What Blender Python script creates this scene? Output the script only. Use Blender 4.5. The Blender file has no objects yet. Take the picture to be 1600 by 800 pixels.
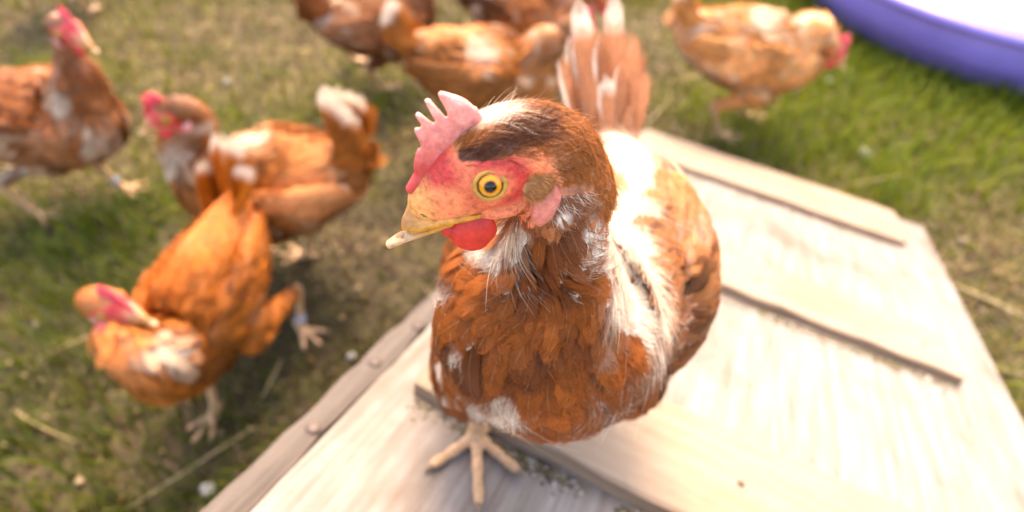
import bpy, math, random
import numpy as np
from mathutils import noise, Vector, Matrix

# ------------------------------------------------------------------ camera, light, exposure
SC = bpy.context.scene
FPX = 900.0; PITCH = math.radians(48); CAMZ = .78
F = np.array([0, math.cos(PITCH), -math.sin(PITCH)]); U = np.array([0, math.sin(PITCH), math.cos(PITCH)]); X = np.array([1., 0, 0])
C0 = np.array([0, 0, CAMZ])
def nz(v):
    v = np.asarray(v, float); return v / np.linalg.norm(v)
def P(px, py, d):                     # a point seen at that place of the photograph, d metres deep
    return C0 + d * (F + (px - 800) / FPX * X + (400 - py) / FPX * U)
def at(px, py, z):
    r = F + (px - 800) / FPX * X + (400 - py) / FPX * U
    return C0 + r * ((z - CAMZ) / r[2])

cam = bpy.data.cameras.new('camera'); co = bpy.data.objects.new('camera', cam); SC.collection.objects.link(co)
co.location = C0; co.rotation_euler = (math.pi / 2 - PITCH, 0, 0)
cam.sensor_width = 36; cam.lens = 36 * FPX / 1600; cam.clip_start = .01; cam.clip_end = 500
cam.dof.use_dof = True; cam.dof.focus_distance = .222
cam.dof.aperture_fstop = cam.lens * .001 / .0046
SC.camera = co
SUN_EL, SUN_AZ = math.radians(57), math.radians(12)    # azimuth from +Y towards +X
w = bpy.data.worlds.new('World'); SC.world = w; w.use_nodes = True
nt = w.node_tree; bg = nt.nodes['Background']
sky = nt.nodes.new('ShaderNodeTexSky'); sky.sky_type = 'NISHITA'; sky.sun_disc = False
sky.sun_elevation = SUN_EL; sky.sun_rotation = SUN_AZ; sky.dust_density = 3.0; sky.ozone_density = .6
nt.links.new(sky.outputs[0], bg.inputs[0]); bg.inputs[1].default_value = .15
sl = bpy.data.lights.new('sun', 'SUN'); so = bpy.data.objects.new('sun', sl); SC.collection.objects.link(so)
sl.energy = 1.35; sl.angle = math.radians(26); sl.color = (1, .90, .74)
sd = Vector((math.sin(SUN_AZ) * math.cos(SUN_EL), math.cos(SUN_AZ) * math.cos(SUN_EL), math.sin(SUN_EL)))
so.rotation_euler = sd.to_track_quat('Z', 'Y').to_euler()
SC.view_settings.view_transform = 'Standard'; SC.view_settings.look = 'None'
SC.view_settings.exposure = 2.5; SC.view_settings.gamma = 1
SC.view_settings.use_white_balance = True; SC.view_settings.white_balance_temperature = 8100; SC.view_settings.white_balance_tint = 17
SC.cycles.transparent_max_bounces = 12; SC.cycles.max_bounces = 6; SC.cycles.diffuse_bounces = 3

# ------------------------------------------------------------------ object helpers
def tag(o, label=None, cat=None, group=None, kind=None):
    for k, v in (('label', label), ('category', cat), ('group', group), ('kind', kind)):
        if v: o[k] = v
    return o
def empty(name, loc, **k):
    o = bpy.data.objects.new(name, None); o.empty_display_size = .02; SC.collection.objects.link(o); o.location = loc
    return tag(o, **k)
def mesh_obj(name, V, Fq, mat, parent=None, org=None, cols=None, fuv=None, smooth=True, kind=None):
    V = np.asarray(V, float)
    if org is not None: V = V - org
    me = bpy.data.meshes.new(name)
    if isinstance(Fq, np.ndarray):
        n, k = Fq.shape
        me.vertices.add(len(V)); me.vertices.foreach_set('co', V.astype(np.float32).ravel())
        me.loops.add(n * k); me.loops.foreach_set('vertex_index', Fq.astype(np.int32).ravel())
        me.polygons.add(n); me.polygons.foreach_set('loop_start', np.arange(0, n * k, k, dtype=np.int32))
        me.update(calc_edges=True); me.validate()
    else:
        me.from_pydata([tuple(v) for v in V], [], [list(f) for f in Fq])
    if smooth: me.polygons.foreach_set('use_smooth', np.ones(len(me.polygons), bool))
    if cols is not None:
        a = me.attributes.new('Col', 'FLOAT_COLOR', 'POINT')
        c4 = np.ones((len(V), 4), np.float32); c4[:, :3] = cols; a.data.foreach_set('color', c4.ravel())
    if fuv is not None:
        a = me.attributes.new('fuv', 'FLOAT_VECTOR', 'POINT'); a.data.foreach_set('vector', np.asarray(fuv, np.float32).ravel())
    me.materials.append(mat)
    o = bpy.data.objects.new(name, me); SC.collection.objects.link(o)
    if parent: o.parent = parent
    if kind: o['kind'] = kind
    return o

# ------------------------------------------------------------------ materials
def new_mat(name):
    m = bpy.data.materials.new(name); m.use_nodes = True
    n = m.node_tree.nodes; return m, n, m.node_tree.links, n['Principled BSDF']
def N(n, t, **k):
    x = n.new(t)
    for a, b in k.items(): setattr(x, a, b)
    return x
def math_n(n, l, op, a, b=None, c=None):
    x = n.new('ShaderNodeMath'); x.operation = op
    for i, v in enumerate((a, b, c)):
        if v is None: continue
        if isinstance(v, (int, float)): x.inputs[i].default_value = v
        else: l.new(v, x.inputs[i])
    return x.outputs[0]
def ramp(n, l, fac, stops):
    r = n.new('ShaderNodeValToRGB'); e = r.color_ramp.elements
    while len(e) < len(stops): e.new(.5)
    for q, (p, c) in zip(e, stops): q.position = p; q.color = (*c, 1)
    l.new(fac, r.inputs[0]); return r.outputs[0]
def mixc(n, l, fac, a, b, mode='MIX'):
    x = n.new('ShaderNodeMix'); x.data_type = 'RGBA'; x.blend_type = mode
    for i, v in ((0, fac), (6, a), (7, b)):
        if isinstance(v, (int, float)): x.inputs[i].default_value = v
        elif isinstance(v, tuple): x.inputs[i].default_value = (*v, 1)
        else: l.new(v, x.inputs[i])
    return x.outputs[2]
def noise_t(n, l, vec, scale, detail=4, rough=.55):
    x = n.new('ShaderNodeTexNoise'); x.inputs['Scale'].default_value = scale; x.inputs['Detail'].default_value = detail
    x.inputs['Roughness'].default_value = rough
    if vec is not None: l.new(vec, x.inputs['Vector'])
    return x.outputs[0]
def bump(n, l, b, h, strength, dist):
    x = n.new('ShaderNodeBump'); x.inputs['Strength'].default_value = strength; x.inputs['Distance'].default_value = dist
    l.new(h, x.inputs['Height']); l.new(x.outputs[0], b.inputs['Normal'])

def plumage_mat(name, shaft=True):
    m, n, l, b = new_mat(name)
    col = N(n, 'ShaderNodeAttribute', attribute_name='Col').outputs['Color']
    uv = N(n, 'ShaderNodeAttribute', attribute_name='fuv').outputs['Vector']
    sp = N(n, 'ShaderNodeSeparateXYZ'); l.new(uv, sp.inputs[0])
    ax = math_n(n, l, 'ABSOLUTE', sp.outputs[0])
    barb = math_n(n, l, 'SUBTRACT', sp.outputs[1], math_n(n, l, 'MULTIPLY', ax, .42))
    cv = N(n, 'ShaderNodeCombineXYZ')
    l.new(math_n(n, l, 'MULTIPLY', barb, 34.), cv.inputs[0]); l.new(math_n(n, l, 'MULTIPLY', ax, 2.2), cv.inputs[1])
    l.new(math_n(n, l, 'MULTIPLY', sp.outputs[2], 37.), cv.inputs[2])
    s = noise_t(n, l, cv.outputs[0], 1.0, 3, .65)
    k = ramp(n, l, s, [(.28, (.62, .55, .48)), (.5, (1., .98, .95)), (.72, (1.35, 1.38, 1.4))])
    c = mixc(n, l, 1., col, k, 'MULTIPLY')
    if shaft:
        f = ramp(n, l, ax, [(0., (1, 1, 1)), (.06, (0, 0, 0))])
        c = mixc(n, l, math_n(n, l, 'MULTIPLY', f, .22), c, (.6, .38, .2))
    l.new(c, b.inputs['Base Color'])
    b.inputs['Roughness'].default_value = .5; b.inputs['Specular IOR Level'].default_value = .2
    
    bump(n, l, b, s, .4, .0006)
    tr = N(n, 'ShaderNodeBsdfTranslucent'); l.new(c, tr.inputs[0])
    mx = N(n, 'ShaderNodeMixShader'); mx.inputs[0].default_value = .28
    l.new(b.outputs[0], mx.inputs[1]); l.new(tr.outputs[0], mx.inputs[2])
    if shaft:
        e = math_n(n, l, 'MAXIMUM', ax, math_n(n, l, 'SUBTRACT', math_n(n, l, 'MULTIPLY', sp.outputs[1], 1.), .02))
        e = math_n(n, l, 'ADD', e, math_n(n, l, 'MULTIPLY', math_n(n, l, 'SUBTRACT', s, .5), 1.5))
        a = ramp(n, l, e, [(.80, (1, 1, 1)), (1.0, (0, 0, 0))])
        tp = N(n, 'ShaderNodeBsdfTransparent'); m2 = N(n, 'ShaderNodeMixShader'); l.new(a, m2.inputs[0])
        l.new(tp.outputs[0], m2.inputs[1]); l.new(mx.outputs[0], m2.inputs[2]); mx = m2
    l.new(mx.outputs[0], n['Material Output'].inputs[0])
    return m
M_PLUME = plumage_mat('feather_vane'); M_HAIR = plumage_mat('down_and_hair', False)

def skin_mat():
    m, n, l, b = new_mat('bird_skin')
    col = N(n, 'ShaderNodeAttribute', attribute_name='Col').outputs['Color']
    tc = N(n, 'ShaderNodeTexCoord').outputs['Object']
    a = noise_t(n, l, tc, 420, 4, .7); v = N(n, 'ShaderNodeTexVoronoi'); v.inputs['Scale'].default_value = 620; l.new(tc, v.inputs['Vector'])
    k = ramp(n, l, a, [(.3, (.62, .5, .45)), (.5, (1, 1, 1)), (.7, (1.25, 1.3, 1.3))])
    l.new(mixc(n, l, 1., col, k, 'MULTIPLY'), b.inputs['Base Color'])
    b.inputs['Roughness'].default_value = .48; b.inputs['Subsurface Weight'].default_value = .35
    b.inputs['Subsurface Radius'].default_value = (1, .3, .15); b.inputs['Subsurface Scale'].default_value = .002
    h = math_n(n, l, 'ADD', a, math_n(n, l, 'MULTIPLY', v.outputs['Distance'], .8)); bump(n, l, b, h, .55, .0007)
    return m
M_SKIN = skin_mat()
def comb_mat(name, red, pale, z0):
    m, n, l, b = new_mat(name)
    tc = N(n, 'ShaderNodeTexCoord').outputs['Object']
    col = N(n, 'ShaderNodeAttribute', attribute_name='Col').outputs['Color']
    a = noise_t(n, l, tc, 260, 5, .7); sp = noise_t(n, l, tc, 900, 2, .5)
    c = mixc(n, l, 1., col, ramp(n, l, a, [(.3, (.72, .55, .55)), (.55, (1, 1, 1)), (.75, (1.15, 1.5, 1.5))]), 'MULTIPLY')
    l.new(c, b.inputs['Base Color']); b.inputs['Roughness'].default_value = .5
    b.inputs['Subsurface Weight'].default_value = .6; b.inputs['Subsurface Radius'].default_value = (1, .25, .15)
    b.inputs['Subsurface Scale'].default_value = .004; bump(n, l, b, sp, .5, .0004)
    return m
M_COMB = comb_mat('comb_flesh', 0, 0, 0)
def simple(name, c, rough=.5, nscale=60, amp=.35, spec=.5, bdist=.0005):
    m, n, l, b = new_mat(name)
    tc = N(n, 'ShaderNodeTexCoord').outputs['Object']; a = noise_t(n, l, tc, nscale, 4, .6)
    lo = tuple(x * (1 - amp) for x in c); hi = tuple(min(1, x * (1 + amp)) for x in c)
    l.new(ramp(n, l, a, [(.3, lo), (.7, hi)]), b.inputs['Base Color'])
    b.inputs['Roughness'].default_value = rough; b.inputs['Specular IOR Level'].default_value = spec
    bump(n, l, b, a, .3, bdist); return m
def beak_mat():
    m, n, l, b = new_mat('beak_horn')
    col = N(n, 'ShaderNodeAttribute', attribute_name='Col').outputs['Color']
    tc = N(n, 'ShaderNodeTexCoord').outputs['Object']; a = noise_t(n, l, tc, 330, 4, .65)
    l.new(mixc(n, l, 1., col, ramp(n, l, a, [(.3, (.68, .55, .45)), (.5, (1, 1, 1)), (.7, (1.2, 1.2, 1.15))]), 'MULTIPLY'), b.inputs['Base Color'])
    b.inputs['Roughness'].default_value = .32; b.inputs['Subsurface Weight'].default_value = .3; b.inputs['Subsurface Scale'].default_value = .002
    bump(n, l, b, a, .3, .0004); return m
M_BEAK = beak_mat()
def eye_mat():
    m, n, l, b = new_mat('eyeball')
    tc = N(n, 'ShaderNodeTexCoord').outputs['Object']; sp = N(n, 'ShaderNodeSeparateXYZ'); l.new(tc, sp.inputs[0])
    r = math_n(n, l, 'SQRT', math_n(n, l, 'ADD', math_n(n, l, 'POWER', sp.outputs[0], 2.), math_n(n, l, 'POWER', sp.outputs[1], 2.)))
    r = math_n(n, l, 'ADD', r, math_n(n, l, 'MULTIPLY', math_n(n, l, 'SUBTRACT', noise_t(n, l, tc, 900, 3), .5), .0006))
    f = math_n(n, l, 'DIVIDE', r, .0057)
    c = ramp(n, l, f, [(.0, (.004, .003, .003)), (.33, (.003, .002, .002)), (.38, (.42, .14, .01)), (.5, (.72, .30, .015)), (.66, (.60, .22, .012)), (.72, (.05, .02, .01)), (.80, (.06, .03, .015)), (.84, (.6, .38, .06))])
    l.new(c, b.inputs['Base Color']); b.inputs['Roughness'].default_value = .05; b.inputs['Specular IOR Level'].default_value = .45
    return m
M_EYE = eye_mat()
M_LID = simple('eyelid', (.46, .24, .035), .45, 500, .25)

# ------------------------------------------------------------------ lofts
class Loft:
    """rows: (point, half width along side, half height along up, side hint)"""
    def __init__(s, pts, ra, rb, side, n=160, kind='torso'):
        pts = np.array(pts, float); ra = np.array(ra, float); rb = np.array(rb, float)
        side = np.array(side, float)
        if side.ndim == 1: side = np.tile(side, (len(pts), 1))
        k = len(pts); t = np.concatenate([[0], np.cumsum(np.linalg.norm(np.diff(pts, axis=0), axis=1))])
        q = np.linspace(0, t[-1], n)
        def cr(A):
            A = A.reshape(k, -1); m = np.zeros_like(A)
            d = (A[1:] - A[:-1]) / (t[1:] - t[:-1])[:, None]
            m[0] = d[0]; m[-1] = d[-1]; m[1:-1] = (d[1:] + d[:-1]) / 2
            i = np.clip(np.searchsorted(t, q, 'right') - 1, 0, k - 2); h = t[i + 1] - t[i]; u = ((q - t[i]) / h)[:, None]; h = h[:, None]
            return (2*u**3-3*u**2+1)*A[i] + (u**3-2*u**2+u)*h*m[i] + (-2*u**3+3*u**2)*A[i+1] + (u**3-u**2)*h*m[i+1]
        s.c = cr(pts); s.ra = np.maximum(cr(ra)[:, 0], .0003); s.rb = np.maximum(cr(rb)[:, 0], .0003)
        sh = cr(side); tg = np.gradient(s.c, axis=0); tg /= np.linalg.norm(tg, axis=1)[:, None]
        s.t = tg; sh -= (sh * tg).sum(1)[:, None] * tg; s.side = sh / np.linalg.norm(sh, axis=1)[:, None]
        s.up = np.cross(s.t, s.side); s.n = n; s.kind = kind
        s.len = np.linalg.norm(np.diff(s.c, axis=0), axis=1).sum()
    def _i(s, A, x):
        x = np.clip(x, 0, 1) * (s.n - 1); i = np.minimum(x.astype(int), s.n - 2); f = x - i
        if A.ndim == 2: f = f[..., None]
        return A[i] * (1 - f) + A[i + 1] * f
    def pos(s, x, ph):
        c = s._i(s.c, x); a = s._i(s.ra, x)[..., None]; b = s._i(s.rb, x)[..., None]; sd = s._i(s.side, x); up = s._i(s.up, x)
        ex = np.minimum(x, 0)[..., None] * s.len * s._i(s.t, x)
        return c + ex + sd * a * np.cos(ph)[..., None] + up * b * np.sin(ph)[..., None]
    def nrm(s, x, ph):
        a = s._i(s.ra, x)[..., None]; b = s._i(s.rb, x)[..., None]; sd = s._i(s.side, x); up = s._i(s.up, x)
        v = sd * np.cos(ph)[..., None] / a + up * np.sin(ph)[..., None] / b
        return v / np.linalg.norm(v, axis=-1)[..., None]
    def mesh(s, rings=36, seg=24):
        xs = np.linspace(0, 1, rings); ph = np.arange(seg) * 2 * math.pi / seg
        g = s.pos(np.repeat(xs, seg), np.tile(ph, rings))
        V = np.vstack([g, s.c[0] - s.t[0] * min(s.ra[0], s.rb[0]) * .5, s.c[-1] + s.t[-1] * min(s.ra[-1], s.rb[-1]) * .5]); Fs = []
        for r in range(rings - 1):
            for j in range(seg):
                k = (j + 1) % seg; Fs.append((r*seg+j, r*seg+k, (r+1)*seg+k, (r+1)*seg+j))
        a = rings * seg
        for j in range(seg):
            k = (j + 1) % seg; Fs.append((a, k, j)); Fs.append((a + 1, (rings-1)*seg+j, (rings-1)*seg+k))
        return V, Fs
def blend(lofts, voxel, smooth=3, rings=36, seg=24):
    """union of lofts as one continuous surface"""
    V = []; Fs = []; o = 0
    for L in lofts:
        v, f = L.mesh(rings, seg); V.append(v); Fs += [tuple(i + o for i in q) for q in f]; o += len(v)
    V = np.vstack(V); me = bpy.data.meshes.new('tmp'); me.from_pydata([tuple(v) for v in V], [], Fs)
    ob = bpy.data.objects.new('tmp', me); SC.collection.objects.link(ob)
    m = ob.modifiers.new('r', 'REMESH'); m.mode = 'VOXEL'; m.voxel_size = voxel
    if smooth:
        k = ob.modifiers.new('s', 'SMOOTH'); k.factor = .5; k.iterations = smooth
    dg = bpy.context.evaluated_depsgraph_get(); me2 = bpy.data.meshes.new_from_object(ob.evaluated_get(dg))
    bpy.data.objects.remove(ob); bpy.data.meshes.remove(me)
    v = np.zeros(len(me2.vertices) * 3, np.float32); me2.vertices.foreach_get('co', v); v = v.reshape(-1, 3).astype(float)
    f = np.zeros(len(me2.loops), np.int32); me2.loops.foreach_get('vertex_index', f)
    if len(f) == 4 * len(me2.polygons): f = f.reshape(-1, 4)
    else: f = [tuple(p.vertices) for p in me2.polygons]
    bpy.data.meshes.remove(me2); return v, f
def nearest_kind(V, lofts):
    best = np.full(len(V), 1e9); idx = np.zeros(len(V), int)
    for k, L in enumerate(lofts):
        for i in range(0, L.n, max(1, L.n // 24)):
            d = np.linalg.norm(V - L.c[i], axis=1) / max(L.ra[i], L.rb[i]); m = d < best; best[m] = d[m]; idx[m] = k
    return idx
def n3(p, s, seed=0):
    return np.array([noise.noise(Vector((q[0]*s + seed, q[1]*s + seed*1.7, q[2]*s - seed))) for q in p])

# ------------------------------------------------------------------ feathers and hair
class Feathers:
    def __init__(s): s.V = []; s.F = []; s.C = []; s.T = []; s.o = 0
    def add(s, V, Fc, C, T):
        s.V.append(V); s.F.append(Fc + s.o); s.C.append(C); s.T.append(T); s.o += len(V)
    def build(s, name, mat, parent, org, kind='stuff'):
        if not s.V: return
        return mesh_obj(name, np.vstack(s.V), np.vstack(s.F), mat, parent, org, np.vstack(s.C), np.vstack(s.T), kind=kind)
def grid_faces(n, K, c):
    i = np.arange(K - 1)[:, None] * c + np.arange(c - 1)[None]; q = np.stack([i, i + 1, i + c + 1, i + c], -1).reshape(-1, 4)
    return (q[None] + (np.arange(n) * K * c)[:, None, None]).reshape(-1, 4)
def vane(u, rs, tip=.38):
    p = np.where(u < 1 - tip, .5 + .5 * np.sin(np.pi / 2 * np.clip(u / (1 - tip), 0, 1)), np.sqrt(np.clip(1 - ((u - (1 - tip)) / tip) ** 2, 0, 1)))
    return p
def scatter(B, L, n, rs, s0, s1, length, width, colf, lift=.004, K=8, cols=5, mask=None, phi=(0, 2*math.pi), yaw=.25, ragged=.16, base=-.001, tipcol=None, grid=None, cull=None):
    if grid:      # staggered rows, like shingles
        X_ = []; P_ = []; k = 0; xx = s0
        while xx < s1:
            rr_ = float((L._i(L.ra, np.array([xx])) + L._i(L.rb, np.array([xx])))[0]) / 2; f_ = np.interp(xx, [0, .5, .8, 1], [1, 1, .75, .5])
            m = max(5, int(2*math.pi*rr_ / (grid[1]*f_))); k += 1
            P_ += [((j + .5*(k % 2) + rs.uniform(-.18, .18))/m)*2*math.pi for j in range(m)]; X_ += list(xx + rs.uniform(-.25, .25, m)*grid[0]/L.len); xx += grid[0]*f_/L.len
        x = np.array(X_); ph = np.array(P_); n = len(x); r = (L._i(L.ra, x) + L._i(L.rb, x)); keep = np.ones(n, bool)
    else:
        x = rs.uniform(s0, s1, n); ph = rs.uniform(*phi, n)
        r = (L._i(L.ra, x) + L._i(L.rb, x)); keep = rs.rand(n) < r / r.max(); x = x[keep]; ph = ph[keep]
    p0 = L.pos(x, ph)
    if mask is not None:
        k = mask(p0, x, ph); x = x[k]; ph = ph[k]; p0 = p0[k]
    n = len(x)
    if n == 0: return
    Lf = (length(x, ph, p0) if callable(length) else np.full(n, length)) * rs.uniform(.8, 1.2, n)
    Wf = (width(x, ph, p0) if callable(width) else np.full(n, width)) * rs.uniform(.85, 1.15, n)
    e = .01; sc = np.maximum(np.linalg.norm(L.pos(x, ph) - L.pos(x - e, ph), axis=1) / e, L.len*.75)
    u = 1 - (1 - np.linspace(0, 1, K)) ** 1.35
    jy = rs.normal(0, yaw, n); rr = np.minimum(L._i(L.ra, x), L._i(L.rb, x)); rad = np.maximum(r[keep][:0].sum() if False else (L._i(L.ra, x) + L._i(L.rb, x)) / 2, .01)
    xs = x[:, None] - u[None] * (Lf / np.maximum(sc, 1e-4))[:, None]
    phs = ph[:, None] + u[None] * (jy * Lf / rad)[:, None]
    S = L.pos(xs, phs); Nn = L.nrm(xs, phs)
    lf = lift * (rs.uniform(.9, 1.15, n) if grid else rs.uniform(.5, 1.6, n))
    S = S + Nn * (base + lf[:, None] * (u[None] ** 1.2))[..., None]
    T = np.gradient(S, axis=1); T /= np.linalg.norm(T, axis=2)[..., None] + 1e-9
    A = np.cross(Nn, T); A /= np.linalg.norm(A, axis=2)[..., None] + 1e-9
    tw = ((.10 + rs.normal(0, .04, n)) if grid else rs.normal(0, .18, n))[:, None, None]; A = A * np.cos(tw) + Nn * np.sin(tw)
    cc = np.linspace(-1, 1, cols); wv = vane(u, rs)
    jag = 1 + rs.uniform(-ragged, ragged * .5, (n, K, cols)) * (np.abs(cc)[None, None] > .9)
    off = wv[None, :, None] * cc[None, None] * jag * Wf[:, None, None] * .5
    cup = -(np.abs(cc) ** 2)[None, None] * wv[None, :, None] * (Wf ** 2 / (8 * rad))[:, None, None] * 1.1
    fw = rs.uniform(0, ragged * .5, (n, K, cols)) * (np.abs(cc)[None, None] > .4) * Lf[:, None, None] * (u[None, :, None])
    V = S[:, :, None] + A[:, :, None] * off[..., None] + Nn[:, :, None] * cup[..., None] + T[:, :, None] * fw[..., None]
    col = colf(S[:, int(K*.7)], x, ph)
    if cull is not None:
        q = col[:, 2] < cull; col = col[q]; V = V[q]; n = len(col)
        if n == 0: return
    C = np.repeat(col[:, None], K * cols, 1).reshape(n, K, cols, 3) * np.ones((n, K, cols, 3))
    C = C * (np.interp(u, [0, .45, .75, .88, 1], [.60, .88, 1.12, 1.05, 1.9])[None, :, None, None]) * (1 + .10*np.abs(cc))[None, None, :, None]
    if tipcol is not None:
        f = np.clip((u - .72) / .28, 0, 1)[None, :, None, None] * tipcol
        C = C * (1 - f) + C * .6 * f
    uv = np.zeros((n, K, cols, 3)); uv[..., 0] = cc; uv[..., 1] = u[None, :, None]; uv[..., 2] = rs.rand(n)[:, None, None]
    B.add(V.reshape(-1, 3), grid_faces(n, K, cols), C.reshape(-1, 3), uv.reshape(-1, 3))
def hairs(B, L, n, rs, s0, s1, length, width, colf, lift=.3, mask=None, phi=(0, 2*math.pi), yaw=.5, K=4, base=-.0005, curl=.5):
    x = rs.uniform(s0, s1, n); ph = rs.uniform(*phi, n)
    r = (L._i(L.ra, x) + L._i(L.rb, x)); keep = rs.rand(n) < r / r.max(); x = x[keep]; ph = ph[keep]; p0 = L.pos(x, ph)
    if mask is not None: k = mask(p0, x, ph); x = x[k]; ph = ph[k]; p0 = p0[k]
    n = len(x)
    if n == 0: return
    Lf = (length(x, ph, p0) if callable(length) else np.full(n, length)) * rs.uniform(.5, 1.3, n)
    e = .01; q = L.pos(x - e, ph) - p0; t = q / (np.linalg.norm(q, axis=1)[:, None] + 1e-9); nn = L.nrm(x, ph); a = np.cross(nn, t)
    jy = rs.normal(0, yaw, n)[:, None]; t = t * np.cos(jy) + a * np.sin(jy)
    lf = lift * rs.uniform(.3, 1.5, n)
    rad = np.maximum((L._i(L.ra, x) + L._i(L.rb, x)) / 2, .008)
    u = np.linspace(0, 1, K); cu = rs.normal(0, curl, n)
    d = u[None] * Lf[:, None]
    S = p0[:, None] + t[:, None] * d[..., None] + nn[:, None] * (base + lf[:, None] * d - d ** 2 / (2.4 * rad[:, None]))[..., None] + a[:, None] * (cu[:, None] * d * u[None])[..., None]
    wd = rs.normal(0, 1, (n, 3)); wd = np.cross(t, wd); wd = wd * .4 + np.cross(nn, t) ; wd /= np.linalg.norm(wd, axis=1)[:, None] + 1e-9
    w = width * (1 - u * .85); V = np.stack([S - wd[:, None] * w[None, :, None] / 2, S + wd[:, None] * w[None, :, None] / 2], 2)
    col = colf(p0, x, ph) * rs.uniform(.75, 1.25, (n, 1))
    C = np.repeat(col, K * 2, 0); uv = np.zeros((n, K, 2, 3)); uv[..., 1] = .5; uv[..., 2] = rs.rand(n)[:, None, None]; uv[..., 0] = .4
    B.add(V.reshape(-1, 3), grid_faces(n, K, 2), np.clip(C, 0, 1), uv.reshape(-1, 3))
def big_feather(base, tip, nrm, width, rs, K=16, cols=7, bend=.008, col=(.4, .15, .05), tipcol=None, edge=None, tip_at=.75):
    base = np.array(base); tip = np.array(tip); u = np.linspace(0, 1, K); t = tip - base; Ln = np.linalg.norm(t); t = t / Ln
    nrm = nz(np.asarray(nrm) - t * np.dot(nrm, t)); a = np.cross(nrm, t)
    S = base[None] + t[None] * (u * Ln)[:, None] + nrm[None] * (bend * np.sin(u * np.pi))[:, None]
    cc = np.linspace(-1, 1, cols); wv = vane(u, rs, .3) * width / 2; wv[0] = width * .08; wv[1] = min(wv[1], width * .3)
    jag = 1 + rs.uniform(-.1, .03, (K, cols)) * (np.abs(cc)[None] > .9)
    V = S[:, None] + a[None, None] * (wv[:, None] * cc[None] * jag)[..., None] - nrm[None, None] * (np.abs(cc)[None] ** 1.5 * wv[:, None] * .28)[..., None]
    V += t[None, None] * (rs.uniform(0, .012, (K, cols)) * Ln * (np.abs(cc) > .6)[None])[..., None]
    C = np.ones((K, cols, 3)) * np.array(col)
    C *= rs.uniform(.92, 1.08, (K, 1, 1))
    if tipcol is not None:
        f = np.clip((u - tip_at) / .12, 0, 1)[:, None, None]; C = C * (1 - f) + np.array(tipcol) * f
    if edge is not None:
        f = ((cc > .5) * 1.)[None, :, None] * .8; C = C * (1 - f) + np.array(edge) * f
    uv = np.zeros((K, cols, 3)); uv[..., 0] = cc; uv[..., 1] = u[:, None]; uv[..., 2] = rs.rand()
    return V.reshape(-1, 3), grid_faces(1, K, cols), C.reshape(-1, 3), uv.reshape(-1, 3)

# ------------------------------------------------------------------ the hen
WHITE = np.array([.84, .74, .62]); mm = .001
PAL = {'chestnut': (.33, .105, .022), 'ginger': (.46, .165, .04), 'dark': (.17, .05, .015), 'pale': (.58, .27, .12)}
def head_lofts(M, k=1.):
    h = lambda *p: M @ np.array([p[0]*mm*k, p[1]*mm*k, p[2]*mm*k, 1.])
    H = lambda *p: h(*p)[:3]; L = nz(M[:3, 1]); Fw = nz(M[:3, 0]); s = k * mm
    sk = Loft([H(-35,0,-30), H(-32,0,-16), H(-25.5,0,-5), H(-16,0,0), H(-4,0,.5), H(6,0,-1.5), H(14,0,-4), H(20.5,0,-6), H(25.5,0,-7.2), H(29.5,0,-9.5)],
              np.array([11,12.5,14.5,15.6,15.8,14,11.5,9.0,7.2,4.5])*s, np.array([11,13,16,17.6,17.8,16,13.5,11.0,7.8,4.0])*s, L, 120, 'head')
    jaw = Loft([H(-18,0,-14), H(-6,0,-16), H(6,0,-16), H(15,0,-15)], np.array([9,9.5,8,6])*s, np.array([8,7.5,5,3.5])*s, L, 40, 'head')
    return H, L, Fw, sk, jaw, s
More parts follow.
